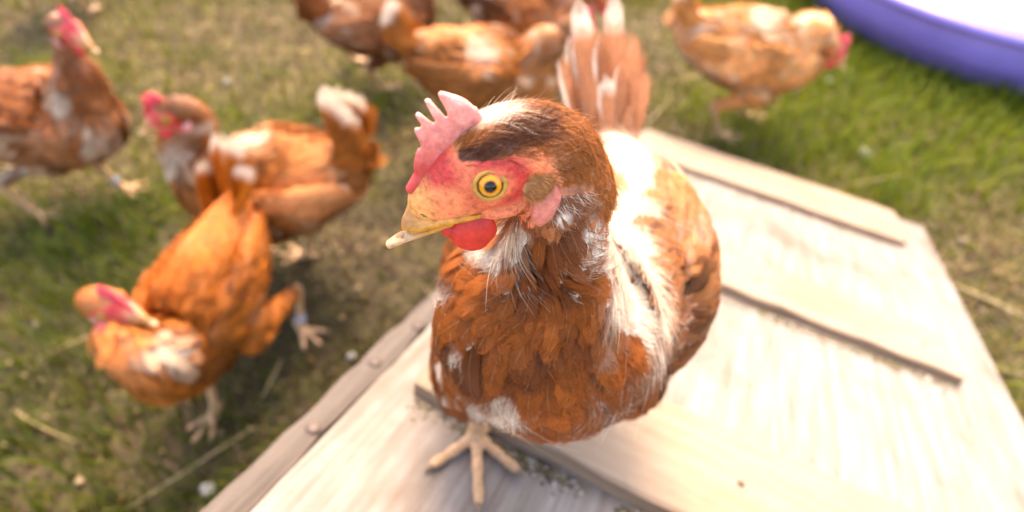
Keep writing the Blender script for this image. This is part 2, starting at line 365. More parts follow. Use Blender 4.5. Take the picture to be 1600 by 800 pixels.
def make_head(M, root, org, detail, rs, cols, k=1., kinds='trim'):
    H, L, Fw, sk, jaw, s = head_lofts(M, k); v = .0007 if detail else .0013
    # comb
    Z = nz(M[:3, 2]); fl = []
    def fin(a, b, ra, rb=None, mid=None):
        p = [H(*a), H(*(mid or tuple((np.array(a)+np.array(b))/2))), H(*b)]
        fl.append(Loft(p, np.array([2.3, 2.0, 1.2])*s, np.array([ra, ra*.8 if rb is None else rb, 1.0])*s, L, 24))
    lean = .12
    fl.append(Loft([H(28.5,0,.5), H(23,0,3.5), H(16,0.3,7.5), H(8,.6,11.5), H(0,.8,13.5), H(-5,.6,11)], np.array([2.0,2.9,3.3,3.5,3.2,2.2])*s, np.array([1.8,3.2,4.6,5.2,5.5,3])*s, L, 40))
    fin((21,.5,6), (18.6,2,15.5), 3.2, 2.7); fin((14,.6,9), (16.8,3.,23.5), 3.0, 2.4); fin((9,.8,11), (14.6,3.6,28.5), 2.7, 2.1)
    fin((6,1,13), (10,3.8,32.), 2.5, 1.9); fin((1,1,14), (5.4,3.4,32.5), 6., 4.6, (1.2,2.4,24)); fin((-2,.8,13), (-3.6,2,23), 4.4, 3.)
    V, Fc = blend(fl, v, 3, 14, 14)
    hz = (V - H(0,0,0)) @ Z / s; hx = (V - H(0,0,0)) @ Fw / s
    red = np.array(cols['comb']); pale = np.array(cols['comb_pale']); t = np.clip((hz - 9 - .3*(20-hx)*0) / 22, 0, 1)[:, None] ** .8
    mesh_obj('comb', V, Fc, M_COMB, root, org, red*(1-t) + pale*t)
    # wattles
    for sy in (1, -1):
        W = Loft([H(11,5*sy,-15), H(11.5,6.5*sy,-19), H(12.5,7*sy,-25), H(13,6.5*sy,-29.5)], np.array([5.5,8.6,8.2,3.5])*s, np.array([2.2,2.8,2.6,1.6])*s, Fw, 40)
        W2 = Loft([H(20,4*sy,-16), H(20,4.5*sy,-18.5), H(18.5,5*sy,-20.5)], np.array([3,3.6,2])*s, np.array([1.6,2,1.2])*s, Fw, 20)
        V, Fc = blend([W, W2], v, 3, 16, 16); mesh_obj('wattle', V, Fc, M_COMB, root, org, np.tile(cols['wattle'], (len(V), 1)))
        E = Loft([H(-16,14.2*sy,-11), H(-15.5,14.8*sy,-15), H(-14,14.2*sy,-20), H(-12.5,12*sy,-25.5)], np.array([2.5,4.2,4.4,1.2])*s, np.array([1.6,2.2,2.2,.8])*s, Fw, 40)
        E2 = Loft([H(-20.5,13.5*sy,-8), H(-20.5,14.2*sy,-14), H(-18,14*sy,-20)], np.array([1.2,2,1])*s, np.array([1.2,1.6,.8])*s, Fw, 20)
        V, Fc = blend([E, E2], v, 2, 16, 16); mesh_obj('earlobe', V, Fc, M_COMB, root, org, np.tile(cols['lobe'], (len(V), 1)))
        # eye
        nd = nz(sy * L + .26 * Z + .06 * Fw); ec = H(0, 12.0*sy, 0) + 0; R = 5.6*s; e1 = nz(np.cross(nd, Z)); e2 = np.cross(nd, e1)
        VV = []; rings, seg = 14, 28
        for i in range(rings + 1):
            th = math.pi * i / rings
            for j in range(seg):
                a = 2*math.pi*j/seg; VV.append((R*math.sin(th)*math.cos(a), R*math.sin(th)*math.sin(a), R*math.cos(th)))
        FF = [(i*seg+j, i*seg+(j+1) % seg, (i+1)*seg+(j+1) % seg, (i+1)*seg+j) for i in range(rings) for j in range(seg)]
        eye = mesh_obj('eye', VV, FF, M_EYE, root)
        mt = np.eye(4); mt[:3, 0] = e1; mt[:3, 1] = e2; mt[:3, 2] = nd; mt[:3, 3] = ec - org; eye.matrix_local = Matrix(mt.tolist())
        VV = []; FF = []; A, B_ = 40, 10
        for i in range(A):
            a = 2*math.pi*i/A; c, sn = math.cos(a), math.sin(a)
            for j in range(B_):
                b = 2*math.pi*j/B_; rr = 5.05 + .85*math.cos(b) + (.05*math.sin(a*9) if detail else 0); VV.append((rr*s*c*1.04, rr*s*sn*.97, (3.3 + .95*math.sin(b) - .25*abs(c))*s))
                FF.append((i*B_+j, ((i+1) % A)*B_+j, ((i+1) % A)*B_+(j+1) % B_, i*B_+(j+1) % B_))
        lid = mesh_obj('eyelid', VV, FF, M_LID, root); lid.matrix_local = Matrix(mt.tolist())
    # beak
    ub = Loft([H(18,0,-7), H(23,0,-6.4), H(27,0,-8.2), H(31,0,-10.4), H(34.5,0,-12.4), H(36.5,0,-14)], np.array([7.4,6.4,5.2,4.0,3.0,1.8])*s, np.array([7.2,7.6,5.8,3.9,2.4,1.])*s, L, 60)
    nb = [Loft([H(22,5.2*sy,-6.5), H(26,4.8*sy,-7.5), H(29,3.6*sy,-8)], np.array([1.2,2.2,1.0])*s, np.array([1.6,3.,1.5])*s, L, 20) for sy in (1, -1)]
    gp = [Loft([H(7,9*sy,-14.3), H(14,8*sy,-13.3), H(22,6.8*sy,-12.6), H(29,4.6*sy,-13.4), H(34,3.4*sy,-14.4)], np.array([.9,1.5,1.6,1.5,.9])*s, np.array([1.0,1.5,1.6,1.5,1])*s, L, 30) for sy in (1, -1)]
    V, Fc = blend([ub] + nb + gp, v, 2, 24, 20)
    x = (V - H(0,0,0)) @ Fw / s; z = (V - H(0,0,0)) @ Z / s; y = np.abs((V - H(0,0,0)) @ L / s)
    yel = np.array([.55,.24,.015]); hornc = np.array([.50,.25,.11]); flesh = np.array(cols['cere'])
    t = np.clip((x - 26) / 6, 0, 1)[:, None]; c = flesh*(1-t) + hornc*t; g = np.clip((-11.2 - z) / 1.6, 0, 1)[:, None]; c = c*(1-g) + yel*g
    dk = ((np.abs(x-25.-(z+8.5)*.8) < .8) & (np.abs(z+8.5) < 2.4) & (y > 3.0))[:, None]; c = np.where(dk, c*.22, c)
    mesh_obj('upper_beak', V, Fc, M_BEAK, root, org, c)
    lb = Loft([H(8,0,-15.6), H(18,0,-16), H(27,0,-16.6), H(35,0,-17.2), H(41,0,-17.9), H(45,0,-18.6)], np.array([7.6,6.4,5,3.8,3.0,2.2])*s, np.array([1.6,2.2,2.1,1.9,1.7,1.3])*s, L, 60)
    V, Fc = blend([lb], v, 2, 30, 20)
    x = (V - H(0,0,0)) @ Fw / s; z = (V - H(0,0,0)) @ Z / s; t = np.clip((x - 26) / 10, 0, 1)[:, None]
    c = yel*(1-t) + np.array([.52,.33,.17])*t; m = ((x > 37) & (z > -16.2))[:, None]; c = np.where(m, np.array([.22,.11,.035]), c)
    mesh_obj('lower_beak', V, Fc, M_BEAK, root, org, c)
    return H, L, Fw, Z, sk, jaw, s
def head_matrix(pos, fwd, up):
    x = nz(fwd); y = nz(np.cross(up, x)); z = np.cross(x, y); M = np.eye(4); M[:3, 0] = x; M[:3, 1] = y; M[:3, 2] = z; M[:3, 3] = pos; return M

def toe_lofts(foot, ends, nrm, hind, r=.0048):
    out = []
    for e in ends + ([hind] if hind is not None else []):
        foot = np.asarray(foot); e = np.asarray(e); d = e - foot; ln = np.linalg.norm(d)
        side = np.cross(nrm, nz(d)); f = [0, .14, .3, .42, .58, .7, .84, .92, 1.]
        k = [1.15, 1.05, .8, .95, .72, .88, .66, .42, .12]; hgt = [.9, .3, .15, .25, .1, .2, .1, .12, -.25]
        p = [foot + d*a + nrm*(r*(.75 + hh)) for a, hh in zip(f, hgt)]
        out.append(Loft(p, np.array(k)*r, np.array(k)*r*.9, side, 60, 'leg'))
    return out
def leg_lofts(hip, knee, hock, foot, ends, nrm, hind, side, fat=1.):
    th = Loft([hip, (np.array(hip)+knee)/2, knee, (np.array(knee)*.45+np.array(hock)*.55), hock], np.array([.026,.030,.024,.014,.0085])*fat, np.array([.036,.036,.026,.016,.009])*fat, side, 60, 'thigh')
    f = np.array(foot); h = np.array(hock)
    sh = Loft([h + nz(h - f)*.006, h, h*.6+f*.4, h*.2+f*.8, f + nrm*.004, f + nrm*.001], np.array([.006,.0075,.0055,.0055,.007,.006])*1.1, np.array([.006,.0085,.006,.006,.0075,.006])*1.1, side, 60, 'leg')
    return th, [sh] + toe_lofts(foot + nrm*.001, ends, nrm, hind)
def leg_colour(V, rs):
    return np.array([.50,.29,.15])[None] * (1 + .25*n3(V, 60)[:, None])

def build_hen(label, group, org, torso, M, k, wings, legs, tail, colf, cols, dens, seed, detail=False, band=None, name='hen', head_colf=None, hairmul=1., thin=1.):
    rs = np.random.RandomState(seed); org = np.array(org, float)
    root = empty(name, org, label=label, cat='chicken', group=group)
    H, L, Fw, Z, sk, jaw, s = make_head(M, root, org, detail, rs, cols, k)
    bl = [torso, sk, jaw]; thighs = []; shanks = []
    for lg in legs:
        th, sh = leg_lofts(*lg); thighs.append(th); shanks += sh
    allb = bl + thighs + shanks
    V, Fc = blend(allb, .0013 if detail else .0028, 2, 60, 28)
    kd = nearest_kind(V, allb); kinds = np.array([q.kind for q in allb]); kk = kinds[kd]
    c = colf(V, None, None) * .8
    hl = (V - H(0,0,0)); hx = hl @ Fw / s; hy = hl @ L / s; hz_ = hl @ Z / s
    face = (kk == 'head') | (np.linalg.norm(hl, axis=1) < 30*s)
    fc = head_skin(hx, hy, hz_, V, cols)
    bare = (hx > -24) if detail else ((hx > -11) & (hz_ < 9 + .3*hx) & (hz_ > -24))
    c = np.where(face[:, None] & bare[:, None], fc, c)
    if detail: c = np.where(((kk == 'head') & (hx <= -24))[:, None], np.array([.34,.12,.05])*(1 + .5*n3(V, 300)[:, None]), c)
    if detail:      # feathered scalp: the skin there carries the colour of its quills
        sc_ = (kk == 'head') & (hz_ > 9.5 + .10*hx) & (hx < 7) & (hx > -24); c[sc_] = head_colf(V[sc_], None, None)*.9
    lg = kk == 'leg'
    if lg.any(): c[lg] = leg_colour(V[lg], rs)
    for g_ in legs:
        for q_ in list(g_[4]) + [g_[6]]:
            m_ = np.linalg.norm(V - np.array(q_), axis=1) < .0105*k; c[m_] = [.20,.12,.07]
    mesh_obj('body', V, Fc, M_SKIN, root, org, np.clip(c, 0, 1))
    # plumage
    B = Feathers(); Hr = Feathers(); kw = dict(K=9, cols=5) if detail else dict(K=5, cols=3)
    lf = lambda x, ph, p: np.interp(x, [0, .15, .55, .78, .9, 1], [.050, .046, .040, .030, .020, .012])
    wf = lambda x, ph, p: np.interp(x, [0, .15, .55, .78, .9, 1], [.026, .027, .026, .019, .011, .007]) * thin
    def nowhite(p, x, ph):
        return (colf(p, x, ph)[:, 2] < .07 + .06*rs.rand(len(p)))
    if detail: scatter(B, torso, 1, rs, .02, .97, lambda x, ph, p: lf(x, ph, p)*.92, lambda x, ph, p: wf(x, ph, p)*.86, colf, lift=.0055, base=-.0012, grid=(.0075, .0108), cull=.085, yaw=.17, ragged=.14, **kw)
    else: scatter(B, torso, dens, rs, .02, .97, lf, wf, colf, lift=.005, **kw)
    if detail:
        white = lambda p, x, ph: colf(p, x, ph)[:, 2] > .07
        hairs(Hr, torso, 150000, rs, .0, .93, lambda x, ph, p: np.interp(x, [0, .6, 1], [.024, .020, .012]), .00032, lambda p, x, ph: colf(p, x, ph)*1.1, lift=.17, mask=white, yaw=.35, curl=.5)
        hairs(Hr, torso, 95000, rs, .0, .95, .012, .00030, lambda p, x, ph: colf(p, x, ph)*1.25, lift=.2, yaw=.3, curl=.4)
        for wg in wings: hairs(Hr, wg, 16000, rs, .1, 1., .014, .00030, lambda p, x, ph: colf(p, x, ph)*1.1, lift=.15, mask=white, yaw=.4)
        def nk(p, x, ph):
            c = np.tile([.40,.14,.05], (len(p), 1))*(1 + .7*n3(p, 260)[:, None]); w = np.clip(n3(p, 60, 3.)*3 + .1, 0, .8)[:, None]; return np.clip(c*(1-w) + WHITE*w, .02, .9)
        hairs(Hr, torso, 15000, rs, .80, 1., .0065, .00026, nk, lift=.25, yaw=.35)
        scatter(B, torso, 1700, rs, .78, 1., .012, .0048, nk, lift=.001, K=7, cols=3, yaw=.3, ragged=.2)
    for th in thighs: scatter(B, th, int(dens*.14), rs, .1, .95, .026, .016, lambda p, x, ph: colf(p, x, ph), lift=.004, yaw=.3, **kw) if False else scatter_rev(B, th, int(dens*.14), rs, colf, kw)
    wl = []
    for wg in wings:
        V, Fc = blend([wg], .003 if detail else .005, 2, 24, 20); wo = mesh_obj('wing', V, Fc, M_SKIN, root, org, np.clip(colf(V, None, None)*.8, 0, 1))
        Bw = Feathers(); scatter(Bw, wg, int(dens*.28), rs, .25, 1., .040 if detail else .034, .021 if detail else .018, colf, lift=.004, yaw=.12 if detail else .2, grid=(.008, .010) if detail else None, cull=.15 if detail else None, **kw)
        Bw.build('wing_coverts', M_PLUME, wo, org)
        # flight feathers, each its own part
        nf = 12 if detail else 7
        for i in range(nf):
            ph = -1.0 + 2.1*i/(nf-1); out = wg.out
            x0 = .62 - .018*i; b = wg.pos(np.array([x0]), np.array([ph if out > 0 else math.pi-ph]))[0]; nn = wg.nrm(np.array([x0]), np.array([ph if out > 0 else math.pi-ph]))[0]
            tp = wg.pos(np.array([-.12 + .035*i*(1 if i < nf/2 else .6)]), np.array([ph*.75 if out > 0 else math.pi-ph*.75]))[0]
            cc = colf(np.array([tp*.4+b*.6]), None, None)[0]
            v, f, cl, uv = big_feather(b + nn*.002, tp + nn*(.003+.0006*i), nn, .021, rs, col=cc*rs.uniform(.75, 1.15), bend=.003)
            mesh_obj('flight_feather', v, f, M_PLUME, wo, org, cl, uv)
    # tail
    tb, td, ts, tn, spec = tail
    for q in spec:
        (ang, ln, wd, off, col, tc, edge, fwd) = q[:8]; sg = q[8] if len(q) > 8 else 1
        a = math.radians(ang); d = td*math.cos(a) + ts*math.sin(a); b = tb + ts*off + tn*fwd*.5
        v, f, cl, uv = big_feather(b - d*.01, b + d*ln + tn*fwd, tn*sg, wd, rs, col=col, tipcol=tc, edge=edge, bend=.006)
        mesh_obj('tail_feather', v, f, M_PLUME, root, org, cl, uv)
    # soft down over everything, hair-like feathers on the neck
    nh = int(dens*2.2*hairmul)
    hairs(Hr, torso, nh, rs, .0, .97, lambda x, ph, p: np.interp(x, [0, .5, .8, 1], [.024, .018, .013, .009]), .00035 if detail else .0012, lambda p, x, ph: colf(p, x, ph)*1.08, lift=.30 if not detail else .15)
    for th in thighs: hairs(Hr, th, nh//6, rs, .1, .9, .014, .0004 if detail else .0012, lambda p, x, ph: colf(p, x, ph)*1.05, lift=-.2, yaw=2.)
    hcf = head_colf or (lambda p, x, ph: colf(p, None, None))
    def hmask(p, x, ph):
        q = p - H(0,0,0); a = q @ Fw / s; y = np.abs(q @ L / s); z = q @ Z / s
        brow = (z > 8.2 + .10*(a - 0)) & (a < 9) ; back = a < -19 - .06*z
        lowj = (z < -19) & (a < -4)
        return (brow | back | lowj) & ~((y < 3) & (a > -5) & (z > 10))
    hd = (42000 if detail else 1500); rsx = rs
    hairs(Hr, sk, hd, rs, .03, .86, lambda x, ph, p: np.interp(x, [0, .3, .6, .9], [.017, .013, .0095, .0055])*k, .00026 if detail else .0011, hcf, lift=.17, mask=hmask, yaw=.22, curl=.25)
    if detail:
        scatter(B, sk, 9000, rs, .12, .85, lambda x, ph, p: np.interp(x, [0, .35, .8], [.017, .013, .007]), lambda x, ph, p: np.interp(x, [0, .35, .8], [.0036, .0020, .0011]), hcf, lift=.0008, K=7, cols=3, mask=hmask, yaw=.2, ragged=.2)
        hairs(Hr, sk, 160, rs, .25, .55, .010, .00026, hcf, lift=.5, mask=hmask, yaw=.5, curl=.3, phi=(.6, 2.5))
    hairs(Hr, jaw, hd//6, rs, 0., .6, .006*k, .00025 if detail else .001, hcf, lift=.3, mask=hmask, yaw=.4)
    if detail:   # sparse bristles over the bare face
        def fm(p, x, ph):
            q = p - H(0,0,0); a = q @ Fw / s; z = q @ Z / s; r = np.hypot(a, z)
            return (r > 8.5) & (a < 22) & (z < 9) & (n3(p, 180) > -.05)
        hairs(Hr, sk, 1500, rs, .2, .9, .0030, .00016, lambda p, x, ph: np.tile([.17,.06,.02], (len(p), 1)), lift=.18, mask=fm, yaw=.35)
        # brown ear tuft
        for sy in (1,):
            e = Loft([H(-19,14.6*sy,-6.5), H(-15.5,15.6*sy,-6.5), H(-12,15.2*sy,-5.5), H(-10,14.4*sy,-5)], np.array([1.2,1.6,1.4,.5])*s, np.array([3.0,4.3,3.8,1.8])*s, L, 40)
            v, f = blend([e], .0007, 2, 20, 16); mesh_obj('ear_tuft', v, f, M_SKIN, root, org, np.tile([.46,.22,.09], (len(v), 1)))
            hairs(Hr, e, 2600, rs, 0, 1, .0042, .00022, lambda p, x, ph: np.tile([.50,.25,.10], (len(p), 1)) * (1+.6*n3(p, 500)[:, None]), lift=.35, yaw=.5)
    B.build('plumage', M_PLUME, root, org); Hr.build('down', M_HAIR, root, org)
    if band is not None:
        bp, bd = np.array(band[0]), nz(band[1]); a = nz(np.cross(bd, [0.3, .5, 1.])); b = np.cross(bd, a)
        L_ = Loft([bp - bd*.004, bp, bp + bd*.004], [.0085]*3, [.0085]*3, a, 8); v, f = L_.mesh(3, 16); mesh_obj('leg_band', v, f, simple('leg_band_plastic', (.24,.27,.36), .4), root, org)
    return root, H
def scatter_rev(B, th, n, rs, colf, kw):
    # thigh lofts run hip to hock; feathers point to the hock
    T = Loft(th.c[::-1][::4], th.ra[::-1][::4], th.rb[::-1][::4], th.side[::-1][::4], 60, 'thigh')
    scatter(B, T, n, rs, .12, 1., .026, .017, colf, lift=.004, yaw=.3, **kw)
def head_skin(x, y, z, V, cols):
    nn = n3(V, 120)[:, None]; ay = np.abs(y)
    base = np.array(cols['face'])[None] * (1 + .25*nn)
    red = np.array([.58,.035,.028]); pink = np.array([.66,.22,.14])
    r = np.hypot(x + 1.5, z + .5)[:, None]; t = np.clip(1.25 - np.abs(r - 9.5) / 5, 0, 1) * np.clip((4 - x) / 8 + (z > 2)*.5, .35, 1)[:, None]; c = base*(1-t) + red*t
    t = np.clip((-6 - z) / 8, 0, 1)[:, None]*.35; c = c*(1-t) + pink*t
    t = (np.clip((z - (1 + .0*x)) / 4, 0, 1) * np.clip((x - 6) / 6, 0, 1))[:, None]; c = c*(1-t) + red*t
    t = np.clip((x - 18) / 8, 0, 1)[:, None]*.8; c = c*(1-t) + np.array(cols['cere'])*t
    t = np.clip((-20 - x) / 5, 0, 1)[:, None]; c = c*(1-t) + np.array([.5,.2,.1])*t
    return c

def blotch(p, base, seed, white=.12, dark=.2, scale=28):
    """speckled ginger plumage with white flecks"""
    a = n3(p, scale, seed)[:, None]; b = n3(p, scale*.45, seed + 9)[:, None]; rs = np.random.RandomState(int(seed*7) % 9999 + len(p) % 97)
    c = (np.array(base)[None]*1.08 + np.array([.016,.012,.008])) * (1 + .8*b + rs.uniform(-.3, .35, (len(p), 1)))
    c = c * np.array([1, 1, 1]) + np.clip(b, 0, 1)*np.array([.20, .15, .10])
    t = np.clip((a - (.52 - white)) * 9, 0, 1); c = c*(1-t*.8) + np.array([.62,.42,.27])*t*.8
    t = np.clip((-a - .25) * 4, 0, 1)*dark; return np.clip(c*(1-t) + np.array([.12,.035,.01])*t, .01, .9)

COLS_MAIN = dict(comb=(.62,.065,.06), comb_pale=(.84,.48,.40), wattle=(.62,.025,.012), lobe=(.66,.22,.17), face=(.84,.235,.095), cere=(.78,.37,.10))
COLS_BG = dict(comb=(.60,.02,.045), comb_pale=(.85,.12,.16), wattle=(.75,.03,.05), lobe=(.75,.35,.33), face=(.68,.10,.09), cere=(.65,.35,.18))

# ------------------------------------------------------------------ ramp frame
R1 = nz(426*X + 464*U + 900*F); R2 = 3444*X - 1422*U - 900*F; R2 = nz(R2 - R1*(R2 @ R1)); RN = np.cross(R2, R1)
R0 = P(740, 690, .45)                                  # where the hen's foot stands on the board
def rp(u, v, h=0.): return R0 + R1*u + R2*v + RN*h
def on_ramp(px, py):
    r = F + (px-800)/FPX*X + (400-py)/FPX*U; return C0 + r*(((R0 - C0) @ RN)/(r @ RN))

#__MAIN_HEN__
def main_hen():
    hd = nz(-.94*X - .34*U); up2 = nz(-.34*X + .94*U); eye = P(768, 293, .196); tow = nz(C0 - eye)
    hd = nz(hd - tow*(hd @ tow)); up2 = np.cross(tow, hd); up2 = up2 if up2 @ U > 0 else -up2
    e = math.radians(33); hU = tow*math.sin(e) + up2*math.cos(e); hL = tow*math.cos(e) - up2*math.sin(e)
    M = np.eye(4); M[:3, 0] = hd; M[:3, 1] = hL; M[:3, 2] = hU; M[:3, 3] = eye - hL*.0155
    H = lambda *p: (M @ np.array([p[0]*mm, p[1]*mm, p[2]*mm, 1.]))[:3]
    left = nz([.97, -.16, 0.])                           # hen's own left, she faces the camera
    pts = [P(945,232,.475), P(952,262,.455), P(955,330,.43), P(932,405,.395), P(896,468,.355), P(858,505,.325), P(840,478,.298), P(850,430,.272), P(868,385,.248), P(878,345,.230), H(-26,0,-15)]
    ra = [.014, .030, .048, .060, .062, .060, .052, .038, .024, .018, .014]; rb = [.014, .028, .048, .060, .064, .062, .052, .038, .025, .018, .015]
    sd = [left]*8 + [nz(left*.8 - hL*0 + hd*-.2)]*1 + [nz(left*.4 + hL*.6)]*1 + [hL]
    torso = Loft(pts, ra, rb, sd, 200)
    wl = Loft([P(985,262,.475), P(1025,315,.44), P(1048,385,.405), P(1056,450,.375), P(1046,500,.352), P(1022,515,.335)], [.006,.014,.020,.023,.021,.012], [.014,.032,.044,.048,.038,.018], left, 100); wl.out = 1
    wr = Loft([P(790,300,.50), P(765,350,.46), P(748,400,.425), P(738,440,.395), P(742,470,.37)], [.006,.012,.018,.020,.010], [.012,.028,.040,.040,.02], left, 100); wr.out = -1
    foot = on_ramp(742, 688); up = np.array([0, 0, 1.])
    ends = [on_ramp(660,742), on_ramp(747,812), on_ramp(820,752)]; hind = foot + R1*.03 + R2*.008
    hock = foot + up*.082 + np.array([.008, .030, 0]); knee = P(770,560,.355)
    foot2 = on_ramp(905, 640) ; hock2 = foot2 + up*.08 + np.array([.0, .03, 0])
    e2 = [foot2 - R1*.045 - R2*.03, foot2 - R1*.055 + R2*.005, foot2 - R1*.04 + R2*.035]
    legs = [(P(785,500,.385), P(742,582,.385), hock, foot, ends, RN, hind, left, 1.15), (P(955,500,.40), P(975,578,.395), hock2, foot2, e2, RN, foot2 + R1*.03, left, 1.2)]
    blobs = [(970,372,54), (985,425,36), (1002,500,44), (760,405,40), (985,300,50), (890,178,50), (985,225,55), (1010,262,36), (1005,492,30), (1000,440,24), (990,400,30), (1022,540,18), (975,615,16), (790,655,32), (692,470,26), (775,392,40), (800,370,30), (1098,372,20), (965,560,16), (930,645,20), (705,560,18), (880,345,12), (940,420,24), (1040,520,18), (730,640,16)]
    def proj(p):
        q = p - C0; d = q @ F; return 800 + FPX*(q @ X)/d, 400 - FPX*(q @ U)/d, d
    def colf(p, x, ph):
        px, py, d = proj(p); a = n3(p, 45, 3.); b = n3(p, 120, 7.); c2 = n3(p, 22, 5.)
        rs = np.random.RandomState(len(p) % 991)
        c = np.tile([.235, .060, .009], (len(p), 1)) * (1 + .55*a + .25*b)[:, None] * rs.choice([.72, .84, .95, 1.05, 1.2], (len(p), 1), p=[.12, .25, .33, .2, .1])*rs.uniform(.92, 1.08, (len(p), 1))
        c = c*np.array([1., 1., 1.])*np.clip(1 + .5*c2, .6, 1.4)[:, None]
        t = np.clip((px - 930)/120, 0, 1)*np.clip((560 - py)/200, 0, 1)              # paler, pinker wing and back
        t = np.clip(t + .5*c2*(t > 0), 0, .85)[:, None]; c = c*(1-t) + np.array([.42,.165,.06])*t*(1 + .35*a[:, None])
        for (bx, by, br) in blobs:
            r = np.hypot(px - bx, py - by)/br + .9*b + .5*a; t = np.clip(1.35 - r, 0, 1)[:, None]; t = t*t*(3-2*t); c = c*(1-t) + WHITE*t*rs.uniform(.85, 1.05, (len(p), 1))
        t = ((px > 1030) & (py > 330) & (rs.rand(len(p)) > .62))[:, None]; c = np.where(t, c*.42, c)
        t = ((px > 985) & (py > 280) & (rs.rand(len(p)) > .86))[:, None]; c = np.where(t, c*.6 + np.array([.30,.19,.12]), c)
        return np.clip(c, .008, .88)
    def hcol(p, x, ph):
        q = p - H(0,0,0); a = q @ hd/mm; y = q @ hL/mm; z = q @ hU/mm; nn = n3(p, 170, 2.); n2 = n3(p, 400, 4.)
        u = z*math.cos(e) - y*math.sin(e)                # height as the head's flank rises to the crown
        c = np.tile([.36,.12,.028], (len(p), 1))*(1 + .5*nn[:, None])
        dark = np.clip(1 - np.abs(u - (3.6 - .12*a + 1.0*nn))/(5.0 - .09*a), 0, 1)*(a < 10)*(a > -25); dark = np.clip(dark*3, 0, 1)[:, None]
        c = c*(1-dark) + np.array([.075,.022,.008])*dark*(1 + n2[:, None])
        wt = np.clip(1.6 - np.hypot((a + 4)/9, (u - 15.)/3.6) + .5*nn, 0, 1)*(u > 9.5); wt = wt[:, None]; c = c*(1-wt) + WHITE*wt
        st = np.clip(nn*3 - .3, 0, 1)[:, None]*(1-wt); c = c*(1-st*.5) + np.array([.14,.045,.014])*st*.5
        rs = np.random.RandomState(5); k = rs.rand(len(p), 1) < .12; c = np.where(k & (wt < .5) & (dark < .5), c*1.35 + .02, c)
        return np.clip(c, .008, .88)
    tb = P(948,240,.47); td = nz(P(940,0,.462) - tb); ts = nz(left - td*(left @ td)); tn = nz(np.cross(ts, td)); tn = tn if tn @ (C0 - tb) > 0 else -tn
    pk = (.42,.165,.075); br = (.26,.085,.03); Wt = tuple(WHITE)
    trs = np.random.RandomState(77); spec = []
    for g, ln, cc, tc, ed, fw in [(-9,.104,br,None,Wt,-.016), (11,.100,br,None,Wt,-.016), (-6.5,.108,pk,None,Wt,-.013), (8.5,.104,pk,None,None,-.013), (-5.5,.130,pk,Wt,None,-.008), (3.2,.131,pk,Wt,None,-.007), (-1.2,.104,pk,None,None,-.005)]:
        spec.append((g, ln, .021, g*.0011, cc, tc, ed, fw))
    for g in (-1.6, -1.35, 1.3, 1.6, 1.8): spec.append((g*7.5, trs.uniform(.07, .09), .017, g*.010, pk, None, Wt, -.012))
    for i in range(22):
        g = trs.uniform(-1.15, 1.15); spec.append((g*9, trs.uniform(.045, .098), trs.uniform(.013, .018), g*.012, tuple(np.array(pk if i % 3 else br)*trs.uniform(.8, 1.15)), Wt if trs.rand() < .12 else None, Wt if trs.rand() < .2 else None, trs.uniform(-.004, .008)))
    return build_hen('large brown and white hen in the foreground, standing on the wooden ramp, head in profile', 'hens in the yard', foot, torso, M, 1., [wl, wr], legs,
              (tb, td, ts, tn, spec), colf, COLS_MAIN, 5600, 11, True, head_colf=hcol, hairmul=1.)
main_hen()
#__END_MAIN__

